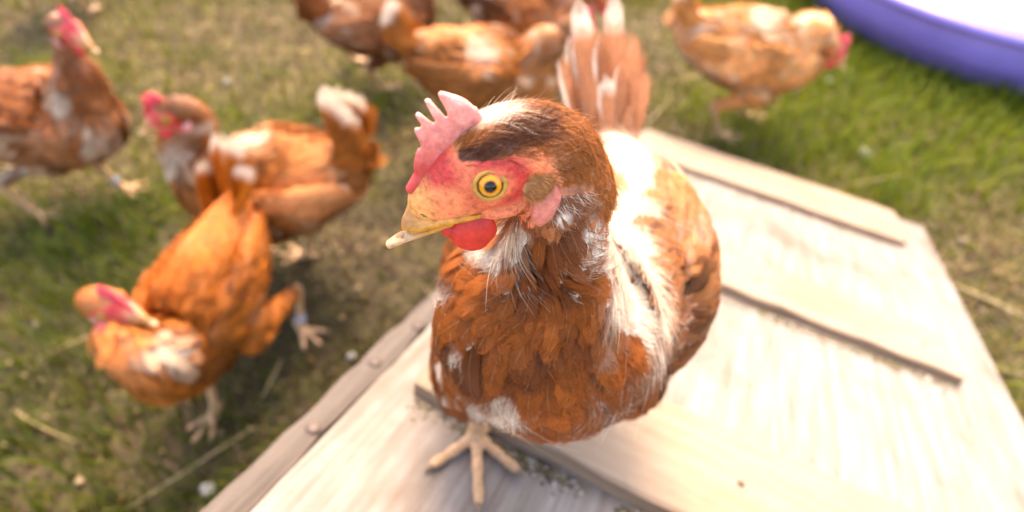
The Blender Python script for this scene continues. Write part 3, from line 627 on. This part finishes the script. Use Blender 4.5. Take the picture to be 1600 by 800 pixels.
#__BG__
def yard_hen(label, centre, yaw, seed, base, head, hfwd, hup=(0, 0, 1), stride=.05, lift=0., tail_up=58, tail_len=.10, tail_tip=None, tail_fan=1., white=.12, pitch=0., scale=1., plant=None, fat=1., cols=None, toe_yaw=(0, 0), band=None, blobs=()):
    """centre = point of the ground below her body; head etc. in her own frame (x forward, y left)"""
    cy, sy = math.cos(math.radians(yaw)), math.sin(math.radians(yaw)); org = np.array([centre[0], centre[1], 0.])
    def W(p): x, y, z = np.array(p, float)*scale; return org + np.array([x*cy - y*sy, x*sy + y*cy, z])
    def D(p): x, y, z = p; return nz([x*cy - y*sy, x*sy + y*cy, z])
    tp = math.radians(pitch)
    def B(x, z, y=0): # pitch the trunk about the hips
        z0 = z - .18; return W((x*math.cos(tp) - z0*math.sin(tp), y, .18 + x*math.sin(tp) + z0*math.cos(tp)))
    hp = W(head); hf = D(hfwd); hu = D(hup); M = head_matrix(hp, hf, hu); k = 1.16*scale
    back = hp - hf*.026 - nz(M[:3, 2])*.012; brt = B(.105, .225)
    down = nz(M[:3, 2])*-1
    m1 = brt*.62 + back*.38 + D((.0, 0, .012))*0.012 + D((1,0,0))*.012; m2 = brt*.25 + (back + down*.012)*.75
    torso = Loft([B(-.150,.245), B(-.115,.225), B(-.065,.205), B(-.01,.19), B(.045,.182), B(.088,.195), brt, m1, m2, back],
                 np.array([.012,.040,.064,.078,.080,.066,.048,.031,.021,.015])*scale*np.array([1]+[fat]*5+[1]*4), np.array([.016,.046,.066,.078,.080,.068,.050,.034,.023,.017])*scale,
                 [D((0,1,0))]*7 + [nz(D((0,1,0))*.7 + M[:3,1]*.3), nz(D((0,1,0))*.3 + M[:3,1]*.7), M[:3,1]], 160)
    wings = []
    for q in (1, -1):
        wg = Loft([B(-.135,.222,q*.042*fat), B(-.08,.208,q*.066*fat), B(-.02,.198,q*.080*fat), B(.035,.195,q*.079*fat), B(.07,.195,q*.066*fat)], np.array([.006,.012,.015,.014,.008])*scale, np.array([.014,.032,.044,.044,.022])*scale, D((0,1,0)), 80); wg.out = q; wings.append(wg)
    legs = []; bandp = None
    for i, q in enumerate((1, -1)):
        st = stride*(1 if i == 0 else -1); f = W((.015 + st, q*.043, .004 + (lift if i == 0 else 0)))
        if plant and plant[i] is not None: f = np.array(plant[i], float)
        hk = f + D((-1,0,0))*.030*scale + np.array([0,0,.078*scale]); kn = W((.045 + st*.4, q*.055, .125)); kn = kn if not (plant and plant[i] is not None) else kn*.6 + (B(.0,.14,q*.05))*.4; hip = B(-.005, .165, q*.045)
        ty = math.radians(toe_yaw[i]); rt = lambda a: D((math.cos(ty) - a*math.sin(ty), math.sin(ty) + a*math.cos(ty), 0))
        e = [f + rt(a)*.058*scale*r for a, r in ((.62, .9), (0, 1.05), (-.62, .9))]
        legs.append((hip, kn, hk, f, e, np.array([0,0,1.]), f - rt(0)*.028*scale, D((0,1,0)), scale))
        if band == i: bandp = ((f*.7 + hk*.3), hk - f)
    # tail
    a = math.radians(tail_up + pitch); tb = B(-.128, .238); td = D((-math.cos(a), 0, math.sin(a))); ts = D((0,1,0)); tn = np.cross(ts, td); rs = np.random.RandomState(seed)
    spec = []; b = np.array(base)
    for q in (1, -1):
        for j in range(6):      # main sickle row: two leaning walls meeting on top
            spec.append(((-14 + 9*j)*tail_fan, tail_len*(1.12 - .05*j)*scale, .032*scale*(.5+.5*tail_fan), -.004*j*tail_fan, tuple(b*rs.uniform(.85, 1.2)), tail_tip if j < 4 else None, None, q*(.004 + .0035*j), q))
        for j in range(6):
            spec.append(((-10 + 12*j)*tail_fan, tail_len*.70*scale, .030*scale, -.006*j, tuple(b*rs.uniform(.95, 1.35)), tail_tip if tail_fan < .5 else None, None, q*(.012 + .003*j), q))
    # from here the fan lies in the upright plane: side axis = the way the tail droops, normal = sideways
    ts, tn = nz(np.cross(td, D((0,1,0)))), D((0,1,0)); ts = -ts if ts[2] > 0 and tail_up < 89 else ts
    bl = [(W(p), r) for p, r in blobs]
    def colf(p, x, ph):
        c = blotch(p, base, seed + .37, white)
        for bp, br in bl:
            t = np.clip(1.5 - np.linalg.norm(p - bp, axis=1)/br + 1.1*n3(p, 40, br*99), 0, 1)[:, None]*.85; c = c*(1-t) + np.array([.70,.56,.43])*t
        return c
    return build_hen(label, 'hens in the yard', org, torso, M, k, wings, legs, (tb, td, ts, tn, spec), colf, cols or COLS_BG, 1300, seed, band=bandp)
Wt = tuple(WHITE)
def g0(px, py, z=.19): return at(px, py, z)[:2]
yard_hen('ginger hen at the left edge, striding right, head high, tail cut off', g0(64, 184), -8, 21, (.22,.062,.012), (.160, .0, .362), (.9,-.35,-.02), stride=.07, pitch=4, plant=[at(60,338,.004), at(196,296,.004)],
         band=1, white=.06, blobs=[((.12,-.03,.17),.028), ((.10,-.05,.255),.022), ((-.02,-.07,.125),.035), ((-.09,-.06,.12),.035), ((.115,0,.25),.02)])
yard_hen('ginger hen facing left with white tipped upright tail, standing behind the hen with turned head', g0(430, 288), 176, 22, (.33,.105,.018), (.106, .01, .322), (.93,.30,-.12), stride=.03, plant=[at(478,402,.004), at(415,392,.004)], tail_tip=Wt, tail_up=80, tail_len=.115,
         white=.07, blobs=[((.12,.03,.245),.022), ((.03,.0,.26),.035), ((-.03,.085,.185),.010), ((-.12,.03,.15),.03)])
yard_hen('orange hen at lower left, walking towards the viewer, head turned', g0(318, 458), -100, 23, (.38,.105,.010), (.095, -.025, .295), (.10,1,.0), hup=(.05,-.1,1), stride=-.05, pitch=-6, scale=.93, fat=.70, plant=[at(472,516,.004), at(338,648,.004)], toe_yaw=(62, -10),
         band=0, tail_tip=Wt, tail_up=72, tail_len=.108, tail_fan=.45, white=-.05, blobs=[((.115,.035,.235),.026), ((.02,.085,.23),.008), ((-.02,.09,.185),.014)])
yard_hen('dark brown hen cut off by the top edge, left of centre', g0(588, 22), 32, 24, (.19,.058,.014), (.15, .0, .30), (1,-.1,-.2), plant=[at(556,98,.004), at(600,142,.004)], stride=.03, scale=.92, white=.10, blobs=[((-.13,-.04,.22),.028), ((-.02,-.08,.15),.016)])
yard_hen('ginger hen walking right behind the foreground hen, its neck hidden by her tail', g0(757, 112), -4, 25, (.34,.115,.022), (.175, .02, .275), (1,.25,-.15), stride=.04, tail_up=52, tail_len=.085, tail_tip=Wt, white=.10,
         blobs=[((.0,-.05,.255),.022), ((-.15,-.0,.31),.02), ((.05,-.08,.16),.016)])
yard_hen('brown hen at the top edge, only its lower body showing above the ginger walking hen', g0(822, 14), -12, 26, (.30,.10,.024), (.17, .0, .23), (1,0,-.3), stride=.04, white=.16, blobs=[((-.14,-.04,.19),.045), ((-.14,.0,.26),.03)])
yard_hen('mottled ginger and white hen with lowered head, walking right towards the purple tub', g0(1172, 78), -6, 27, (.50,.215,.065), (.152, -.01, .205), (1,-.12,-.38), stride=.035, tail_up=60, tail_len=.085, tail_tip=Wt, white=.30,
         blobs=[((-.13,-.02,.20),.05), ((.0,0,.26),.04), ((-.10,-.05,.14),.03)])
yard_hen('rust brown hen at the top left corner, mostly outside the picture', g0(66, -92), 100, 28, (.15,.04,.01), (.15, .0, .30), (1,0,-.2), white=.04)
#__END_BG__

# ------------------------------------------------------------------ ramp
def wood_mat(name, lo, mid, hi, dirt=(.10,.075,.05), dirtamt=.5, along='x'):
    m, n, l, b = new_mat(name)
    tc = N(n, 'ShaderNodeTexCoord').outputs['Object']
    mp = N(n, 'ShaderNodeMapping'); mp.inputs['Scale'].default_value = (1.6, 22, 22) if along == 'x' else (22, 1.6, 22); l.new(tc, mp.inputs[0])
    g = noise_t(n, l, mp.outputs[0], 4.0, 10, .72); big = noise_t(n, l, tc, 6.5, 5, .6); fine = noise_t(n, l, tc, 150, 3, .6)
    c = ramp(n, l, g, [(.30, lo), (.5, mid), (.68, hi)])
    t = ramp(n, l, big, [(.50, (0, 0, 0)), (.72, (1, 1, 1))]); c = mixc(n, l, math_n(n, l, 'MULTIPLY', t, dirtamt), c, dirt)
    sp = ramp(n, l, fine, [(.60, (0, 0, 0)), (.74, (1, 1, 1))]); c = mixc(n, l, math_n(n, l, 'MULTIPLY', sp, .25), c, dirt)
    l.new(c, b.inputs['Base Color']); b.inputs['Roughness'].default_value = .75
    h = math_n(n, l, 'ADD', g, math_n(n, l, 'MULTIPLY', fine, .4)); bump(n, l, b, h, .5, .0015)
    return m
M_BOARD = wood_mat('ramp_plywood', (.115,.085,.064), (.195,.165,.142), (.26,.24,.225), (.11,.066,.04), .8)
M_CLEAT = wood_mat('cleat_pine', (.21,.14,.088), (.265,.19,.13), (.30,.235,.17), (.15,.09,.05), .6, 'y')
M_RAIL = wood_mat('grey_weathered_rail', (.045,.032,.025), (.080,.060,.048), (.11,.085,.07), (.035,.025,.02), .6)
M_EDGE = wood_mat('shaded_cleat_edge', (.13,.075,.04), (.26,.165,.10), (.33,.23,.15), (.08,.05,.03), .6, 'y')  # cleat sides get darker grain: their shade is put into the colour
M_SCREW = simple('rusty_screw', (.08,.055,.045), .6)
RW = ((0, 0), )
ramp_root = empty('ramp', rp(.4, .2), label='pale wooden chicken ramp with crosswise cleats, leading from lower centre down to the grass', cat='ramp')
Mr = np.eye(4); Mr[:3, 0] = R1; Mr[:3, 1] = -R2; Mr[:3, 2] = RN; Mr[:3, 3] = rp(.4, .2) ; ramp_root.matrix_world = Matrix(Mr.tolist())
def slab(name, mat, u0, u1, v0, v1, h0, h1, bev=.0015, rough=.0012, seed=0, taper=0., nu=40, nv=16):
    """a board in ramp coordinates with slightly worn edges"""
    rs = np.random.RandomState(seed); V = []; Fs = []
    us = np.linspace(u0, u1, nu); vs = np.linspace(v0, v1, nv)
    def e(t, s): return rough*noise.noise(Vector((t*35, s, seed*3.1)))
    top = {}; bot = {}
    for i, u in enumerate(us):
        for j, v in enumerate(vs):
            uu = u + (e(v, 1) if i == 0 else e(v, 2) if i == nu-1 else 0); vv = v + (e(u, 3) if j == 0 else e(u, 4) if j == nv-1 else 0)
            ed = (i in (0, nu-1)) or (j in (0, nv-1)); z = h1 - (bev*1.2 if ed else 0) + e(u+v, 6)*.25
            top[i, j] = len(V); V.append((uu, -vv, z))
    for i, u in enumerate(us):
        for j, v in enumerate(vs):
            if i in (0, nu-1) or j in (0, nv-1): bot[i, j] = len(V); x = V[top[i, j]]; V.append((x[0], x[1], h0))
    for i in range(nu-1):
        for j in range(nv-1): Fs.append((top[i,j], top[i+1,j], top[i+1,j+1], top[i,j+1])[::-1])
    loop = [(i, 0) for i in range(nu-1)] + [(nu-1, j) for j in range(nv-1)] + [(i, nv-1) for i in range(nu-1, 0, -1)] + [(0, j) for j in range(nv-1, 0, -1)]
    for a, b in zip(loop, loop[1:] + loop[:1]): Fs.append((top[a], top[b], bot[b], bot[a]))
    Fs.append([bot[a] for a in loop])
    V = np.array(V); V[:, 0] -= .4; V[:, 1] += .2
    o = mesh_obj(name, V, Fs, mat, ramp_root, smooth=False)
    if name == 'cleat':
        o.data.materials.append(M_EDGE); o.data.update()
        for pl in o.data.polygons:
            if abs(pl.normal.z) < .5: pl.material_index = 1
    return o
VL, VR, UE = -.098, .498, .915
slab('board', M_BOARD, -.62, UE, VL, VR, -.018, 0., seed=1, nu=90, nv=24)
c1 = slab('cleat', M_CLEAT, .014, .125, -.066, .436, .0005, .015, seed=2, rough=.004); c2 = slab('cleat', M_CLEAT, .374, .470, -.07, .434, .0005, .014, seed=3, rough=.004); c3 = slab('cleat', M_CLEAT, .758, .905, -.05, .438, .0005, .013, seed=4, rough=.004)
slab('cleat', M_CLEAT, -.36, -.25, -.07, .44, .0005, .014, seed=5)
slab('side_rail', M_RAIL, -.62, .80, VL-.029, VL-.006, -.050, -.008, seed=6, rough=.003, nu=80, nv=5)
slab('side_rail', M_RAIL, -.62, .86, VR-.040, VR-.004, -.052, -.0185, seed=7, rough=.003, nu=60, nv=5)
def disc(name, u, v, h, r, mat, par):
    V = [(0, 0, .0006)]; n = 12
    for j in range(n): V.append((r*math.cos(2*math.pi*j/n), r*math.sin(2*math.pi*j/n), 0))
    for j in range(n): V.append((r*math.cos(2*math.pi*j/n), r*math.sin(2*math.pi*j/n), -.0012))
    Fs = [(0, 1+j, 1+(j+1) % n) for j in range(n)] + [(1+j, 1+n+j, 1+n+(j+1) % n, 1+(j+1) % n) for j in range(n)]
    V = np.array(V); V[:, 0] += u - .4; V[:, 1] += -v + .2; V[:, 2] += h; return mesh_obj(name, V, Fs, mat, par)
for u, v in ((-.05, VL-.014), (.035, VL-.017), (.10, VL-.012), (.19, VL-.016)): disc('screw', u, v, -.0085+.0013, .0062, M_SCREW, ramp_root)
for c, cu in ((c1, .07), (c2, .422), (c3, .83)):
    for v in (.0, .2, .40): disc('screw', cu + .01*math.sin(v*30), v, (.015 if c is c1 else .014 if c is c2 else .013)+.0013, .003, M_SCREW, c)
# moss and dirt caught against the cleats
def litter(name, label, pts, sizes, cols, seed, mat_seed=0):
    rs = np.random.RandomState(seed); V = []; Fs = []; Cc = []; o = 0
    for p, s, c in zip(pts, sizes, cols):
        q = rs.normal(0, 1, (6, 3)); q /= np.linalg.norm(q, axis=1)[:, None]; q = np.array([[1,0,0],[-1,0,0],[0,1,0],[0,-1,0],[0,0,1],[0,0,-1]])*rs.uniform(.5, 1.2, (6, 1)) + q*.25
        V.append(np.array(p) + q*s*np.array([1,1,.6])); Fs += [(o+a, o+b, o+c_) for a, b, c_ in ((0,2,4),(2,1,4),(1,3,4),(3,0,4),(2,0,5),(1,2,5),(3,1,5),(0,3,5))]; Cc += [c]*6; o += 6
    return mesh_obj(name, np.vstack(V), np.array(Fs), M_LITTER, cols=np.array(Cc))
def attr_mat(name, rough=.8, tr=.0):
    m, n, l, b = new_mat(name); col = N(n, 'ShaderNodeAttribute', attribute_name='Col').outputs['Color']; l.new(col, b.inputs['Base Color']); b.inputs['Roughness'].default_value = rough
    b.inputs['Specular IOR Level'].default_value = .3
    if tr:
        t = N(n, 'ShaderNodeBsdfTranslucent'); l.new(col, t.inputs[0]); mx = N(n, 'ShaderNodeMixShader'); mx.inputs[0].default_value = tr
        l.new(b.outputs[0], mx.inputs[1]); l.new(t.outputs[0], mx.inputs[2]); l.new(mx.outputs[0], n['Material Output'].inputs[0])
    return m
M_LITTER = attr_mat('litter_crumbs', .9); M_GRASS = attr_mat('grass_blades', .55, .3)
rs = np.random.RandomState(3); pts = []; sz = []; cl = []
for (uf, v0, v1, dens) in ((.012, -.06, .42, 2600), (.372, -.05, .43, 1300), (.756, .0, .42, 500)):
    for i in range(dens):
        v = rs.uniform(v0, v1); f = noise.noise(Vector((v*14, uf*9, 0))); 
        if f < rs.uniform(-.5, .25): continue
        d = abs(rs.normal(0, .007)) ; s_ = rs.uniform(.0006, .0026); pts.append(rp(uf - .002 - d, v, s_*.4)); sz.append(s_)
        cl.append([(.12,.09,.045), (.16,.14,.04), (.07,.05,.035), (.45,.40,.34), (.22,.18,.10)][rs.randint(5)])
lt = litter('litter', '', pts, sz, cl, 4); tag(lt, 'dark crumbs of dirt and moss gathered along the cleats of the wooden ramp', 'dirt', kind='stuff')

# ------------------------------------------------------------------ ground
def axis(lo, hi, step, far):
    a = list(np.arange(lo, hi + 1e-6, step)); s = step; x = hi
    while x < far: s *= 1.35; x += s; a.append(x)
    s = step; x = lo
    while x > -far: s *= 1.35; x -= s; a.insert(0, x)
    return np.array(a)
def gh(x, y):
    return .012*noise.noise(Vector((x*3.1, y*3.1, 0))) + .006*noise.noise(Vector((x*11, y*11, 4))) + .003*noise.noise(Vector((x*34, y*34, 9))) - .006
xs = axis(-1.9, 2.4, .02, 250); ys = axis(-.3, 2.9, .02, 250); gx, gy = np.meshgrid(xs, ys)
GZ = np.array([gh(a, b) if abs(a) < 9 and abs(b) < 9 else -.006 for a, b in zip(gx.ravel(), gy.ravel())])
V = np.stack([gx.ravel(), gy.ravel(), GZ], 1); i = (np.arange(len(ys)-1)[:, None]*len(xs) + np.arange(len(xs)-1)[None]).ravel()
def soil():
    m, n, l, b = new_mat('soil_and_moss'); tc = N(n, 'ShaderNodeTexCoord').outputs['Object']
    a = noise_t(n, l, tc, 5, 6, .65); f = noise_t(n, l, tc, 60, 5, .7)
    c = ramp(n, l, a, [(.32, (.030,.038,.010)), (.48, (.055,.045,.018)), (.60, (.09,.062,.032)), (.75, (.15,.11,.07))])
    k = ramp(n, l, f, [(.3, (.5,.5,.5)), (.7, (1.5,1.45,1.4))]); l.new(mixc(n, l, 1., c, k, 'MULTIPLY'), b.inputs['Base Color'])
    b.inputs['Roughness'].default_value = .95; bump(n, l, b, f, .8, .006); return m
g = mesh_obj('ground', V, np.stack([i, i+1, i+len(xs)+1, i+len(xs)], 1), soil()); g['kind'] = 'structure'
TUB = np.array([1.50, 1.74]); TR = .60
def green(x, y):    # how lush the sward is: thick by the tub, worn where the hens walk
    d = math.hypot(x - TUB[0], y - TUB[1]); g = max(0, 1 - abs(d - .68)/.65)*1.6
    g += 1.1*noise.noise(Vector((x*2.2, y*2.2, 7))) + .5*noise.noise(Vector((x*6, y*6, 3)))
    g += .25*max(0, 1 - math.hypot(x + .75, y - .75)/.6) + .35*max(0, 1 - math.hypot(x + .5, y - .35)/.6)
    g -= .35*max(0, 1 - math.hypot(x - .25, y - 1.35)/.6) 
    return g
def grass(n, seed):
    rs = np.random.RandomState(seed); PX = []; 
    while len(PX) < n:
        x = rs.uniform(-1.8, 2.2); y = rs.uniform(.0, 2.6)
        p = np.array([x, y, 0]) - R0; u, v = p @ R1, p @ R2
        if VL - .02 < (np.array([x, y]) - R0[:2] - R1[:2]*0) @ nz(R2[:2]) < 0 and False: continue
        # footprint of the ramp
        A = np.array([R1[:2], R2[:2]]).T; uu, vv = np.linalg.solve(A, np.array([x, y]) - R0[:2])
        if -.7 < uu < UE - .01 and VL - .03 < vv < VR and R0[2] + R1[2]*uu + R2[2]*vv < .10: continue
        if math.hypot(x - TUB[0], y - TUB[1]) < TR - .02: continue
        PX.append((x, y, green(x, y)))
    Q = np.array(PX); n = len(Q); g = Q[:, 2]
    z = np.array([gh(a, b) for a, b, _ in PX]); p = np.stack([Q[:, 0], Q[:, 1], z], 1)
    h = rs.uniform(.008, .028, n)*(1 + 1.1*np.clip(g, 0, 1.2)); w_ = rs.uniform(.0016, .0042, n)
    dry = rs.rand(n) > (.52 + .6*np.clip(g, -.5, .9)); flat = dry & (rs.rand(n) < .6)
    az = rs.uniform(0, 2*math.pi, n); ln = rs.uniform(.2, 1.0, n); ln[flat] = rs.uniform(2.5, 5, flat.sum()); hh = h.copy(); hh[flat] *= .35
    d = np.stack([np.cos(az), np.sin(az), np.zeros(n)], 1); sdv = np.stack([-np.sin(az), np.cos(az), np.zeros(n)], 1)
    K = 4; u = np.linspace(0, 1, K)
    S = p[:, None] + d[:, None]*(ln*h)[:, None, None]*(u**1.6)[None, :, None] + np.array([0, 0, 1.])[None, None]*(hh[:, None]*np.sin(u*1.45)[None])[..., None]
    ww = w_[:, None]*(1 - u**2*.9)[None]; V = np.stack([S - sdv[:, None]*ww[..., None]/2, S + sdv[:, None]*ww[..., None]/2], 2)
    gr = np.array([.045,.105,.001]); gr2 = np.array([.23,.25,.003]); st = np.array([.36,.26,.10]); br = np.array([.085,.048,.018])
    a = rs.rand(n, 1); c = gr*(1-a) + gr2*a; lush = np.clip(g, 0, 1)[:, None]; c = c*(1 - .25*(1-lush)) + np.array([.03,.012,.0])*(1-lush)
    sc = np.where(rs.rand(n, 1) < .45, st*rs.uniform(.5, 1.1, (n, 1)), br); c = np.where(dry[:, None], sc, c)
    darken = np.clip(1 - np.hypot(Q[:, 0] + .45, Q[:, 1] - .35)/.75, 0, 1)[:, None]; c = c*(1 - .55*np.clip(darken*1.6, 0, 1))     # blades darker around the near left
    C = np.repeat(c, K*2, 0); o = mesh_obj('grass', V.reshape(-1, 3), grid_faces(n, K, 2), M_GRASS, cols=C)
    tag(o, 'short patchy green grass and dry blades covering the whole yard', 'grass', kind='stuff')
grass(120000, 8)
rl = np.random.RandomState(31); pl_ = []; sl_ = []; cl_ = []
while len(pl_) < 5000:
    x, y = rl.uniform(-1.7, 2.1), rl.uniform(.05, 2.4); A_ = np.array([R1[:2], R2[:2]]).T; uu, vv = np.linalg.solve(A_, np.array([x, y]) - R0[:2])
    if (-.7 < uu < UE and VL - .03 < vv < VR) or math.hypot(x - TUB[0], y - TUB[1]) < TR + .02: continue
    if noise.noise(Vector((x*4, y*4, 12))) < rl.uniform(-.4, .3): continue
    pl_.append((x, y, gh(x, y) + .008)); sl_.append(rl.uniform(.002, .010)); cl_.append([(.30,.20,.09), (.07,.035,.016), (.34,.26,.15), (.13,.065,.025), (.035,.024,.012)][rl.randint(5)])
tag(litter('leaf_litter', '', pl_, sl_, cl_, 32), 'brown and tan bits of leaf, bark and soil strewn through the grass', 'leaf litter', kind='stuff')
# straw stalks, each one loose on the ground
M_STRAW = simple('dry_straw', (.27,.20,.085), .6, 90, .3)
def stalk(a, b, r, label, mat=None, hump=.006, name='straw_stalk', cat='straw'):
    a = np.array(a); b = np.array(b); d = b - a; p = [a + d*t + np.array([0, 0, hump*math.sin(t*3.14)]) + nz(np.cross(d, [0,0,1]))*.004*math.sin(t*3) for t in np.linspace(0, 1, 6)]
    r = r*.5; L = Loft(p, [r*.9, r, r, r*.9, r*.8, r*.4], [r*.7]*6, np.cross(d, [0,0,1.]), 30); v, f = L.mesh(14, 7)
    return tag(mesh_obj(name, v, f, mat or M_STRAW, org=None), label, cat, 'loose straw stalks in the grass')
Z = lambda px, py, z=.012: at(px, py, z)
for a, b, r, lb in [((1490,445),(1620,505),.006,'thick yellow straw stalk beside the right edge of the ramp'), ((1325,290),(1420,272),.0045,'pale straw stalk in the grass beyond the far cleat'),
                 ((200,795),(400,665),.0035,'long dry stalk lying along the left rail at bottom left'), ((1500,560),(1610,590),.004,'thinner straw stalk below the thick one at right'),
                 ((410,620),(440,560),.003,'short dry stalk between the orange hen and the ramp rail'), ((1010,195),(1050,150),.004,'short upright straw near the far ramp corner'),
                 ((60,560),(190,505),.0035,'dry stalk on dark soil at far left'), ((20,640),(120,690),.003,'dry stalk low on the left side'), ((540,150),(600,190),.0035,'dry stalk near the feet of the dark brown hen'),
                 ((1290,330),(1370,345),.004,'bent straw stalk right of the far cleat')]:
    stalk(Z(*a), Z(*b), r, lb)
# pebbles and a lost feather
M_PEB = simple('pale_pebble', (.36,.34,.31), .8, 80, .25)
def pebble(px, py, r, lb, flat=.7, seed=1):
    c = at(px, py, r*.5); rs = np.random.RandomState(seed); V = []; Fs = []; A, Bn = 10, 14
    for i in range(A + 1):
        th = math.pi*i/A
        for j in range(Bn):
            a = 2*math.pi*j/Bn; d = np.array([math.sin(th)*math.cos(a), math.sin(th)*math.sin(a)*.8, math.cos(th)*flat]); V.append(c + d*r*(1 + .55*noise.noise(Vector(d*1.9 + seed))))
    Fs = [(i*Bn+j, i*Bn+(j+1) % Bn, (i+1)*Bn+(j+1) % Bn, (i+1)*Bn+j) for i in range(A) for j in range(Bn)]
    tag(mesh_obj('pebble', V, Fs, M_PEB), lb, 'pebble', 'pale pebbles on the ground')
pebble(355, 128, .009, 'small white pebble above the left facing ginger hen', seed=1)
pebble(325, 765, .010, 'white pebble at the bottom beside the ramp rail', seed=2)
pebble(550, 556, .007, 'white pebble between the orange hen foot and the rail', seed=3)
pebble(1352, 240, .013, 'pale stone in the grass below the purple tub', seed=4)
pebble(1295, 125, .009, 'pale pebble in the grass under the beak of the mottled hen', seed=5)

# ------------------------------------------------------------------ purple tub
M_TUB = simple('purple_plastic', (.23,.18,.62), .35, 9, .12, .5, .0005); M_RIM = simple('sky_lit_rim_plastic', (.22,.21,.36), .3, 9, .06); M_TUBIN = simple('lavender_plastic', (.155,.15,.28), .4, 8, .08)  # rim made paler: sky reflection on the lip put into its colour
def lathe(prof, seg, c):
    V = []; Fs = []; k = len(prof)
    for j in range(seg):
        a = 2*math.pi*j/seg
        for r, z in prof: V.append((c[0] + r*math.cos(a), c[1] + r*math.sin(a), z))
    for j in range(seg):
        for q in range(k-1): Fs.append((j*k+q, ((j+1) % seg)*k+q, ((j+1) % seg)*k+q+1, j*k+q+1))
    return V, Fs
tub = empty('tub', (TUB[0], TUB[1], 0), label='round purple plastic tub on the grass at the top right', cat='tub'); og = np.array([TUB[0], TUB[1], 0])
R = .655
V, Fs = lathe([(.30,.004), (TR-.02,.004), (TR,.012), (TR+.012,.05), (TR+.018,.056), (TR+.022,.062), (R-.012,.130), (R-.018,.136), (R+.006,.140), (R+.012,.150), (R+.004,.161), (R-.012,.165), (R-.03,.160)], 120, TUB)
mesh_obj('outer_wall', V, Fs, M_TUB, tub, og)
V, Fs = lathe([(R-.006,.1640), (R-.010,.1685), (R-.022,.172), (R-.040,.170), (R-.050,.163), (R-.052,.152)], 120, TUB)
mesh_obj('rim', V, Fs, M_RIM, tub, og)
V, Fs = lathe([(R-.028,.1595), (R-.036,.150), (TR-.02,.03), (TR-.05,.016), (.25,.014), (.001,.014)], 120, TUB)
mesh_obj('inner_wall', V, Fs, M_TUBIN, tub, og)
def sheet():
    # a flat white board laid in the tub, its straight left edge in view
    a = at(1506, -5, .105)[:2]; b = at(1488, 60, .105)[:2]; d = nz(np.append(a - b, 0)); e = np.array([d[1], -d[0], 0]); o0 = np.append(b, .0) - d*.02
    L_, W_ = .62, .62; V = []; n = 12
    for i in range(n+1):
        for j in range(n+1):
            q = o0 + d*L_*i/n + e*W_*j/n; rr = q[:2] - TUB; m = np.linalg.norm(rr)
            if m > R - .06: q[:2] = TUB + rr/m*(R - .06)
            q[2] = .105 + .004*noise.noise(Vector((q[0]*6, q[1]*6, 0))); V.append(q)
    V = np.array(V); k = len(V); V = np.vstack([V, V - [0, 0, .012]]); Fs = []
    for i in range(n):
        for j in range(n): a0 = i*(n+1)+j; Fs.append((a0, a0+1, a0+n+2, a0+n+1)); Fs.append((k+a0, k+a0+n+1, k+a0+n+2, k+a0+1))
    for i in range(n):
        a0 = i*(n+1); Fs.append((a0, a0+n+1, k+a0+n+1, k+a0)); a1 = i; Fs.append((a1, k+a1, k+a1+1, a1+1)); a2 = a0+n; Fs.append((a2, k+a2, k+a2+n+1, a2+n+1)); a3 = n*(n+1)+i; Fs.append((a3, a3+1, k+a3+1, k+a3))
    tag(mesh_obj('white_board', V, Fs, simple('white_plastic', (.62,.62,.62), .4, 30, .04), smooth=False), 'flat white board lying inside the purple tub', 'board')
sheet()
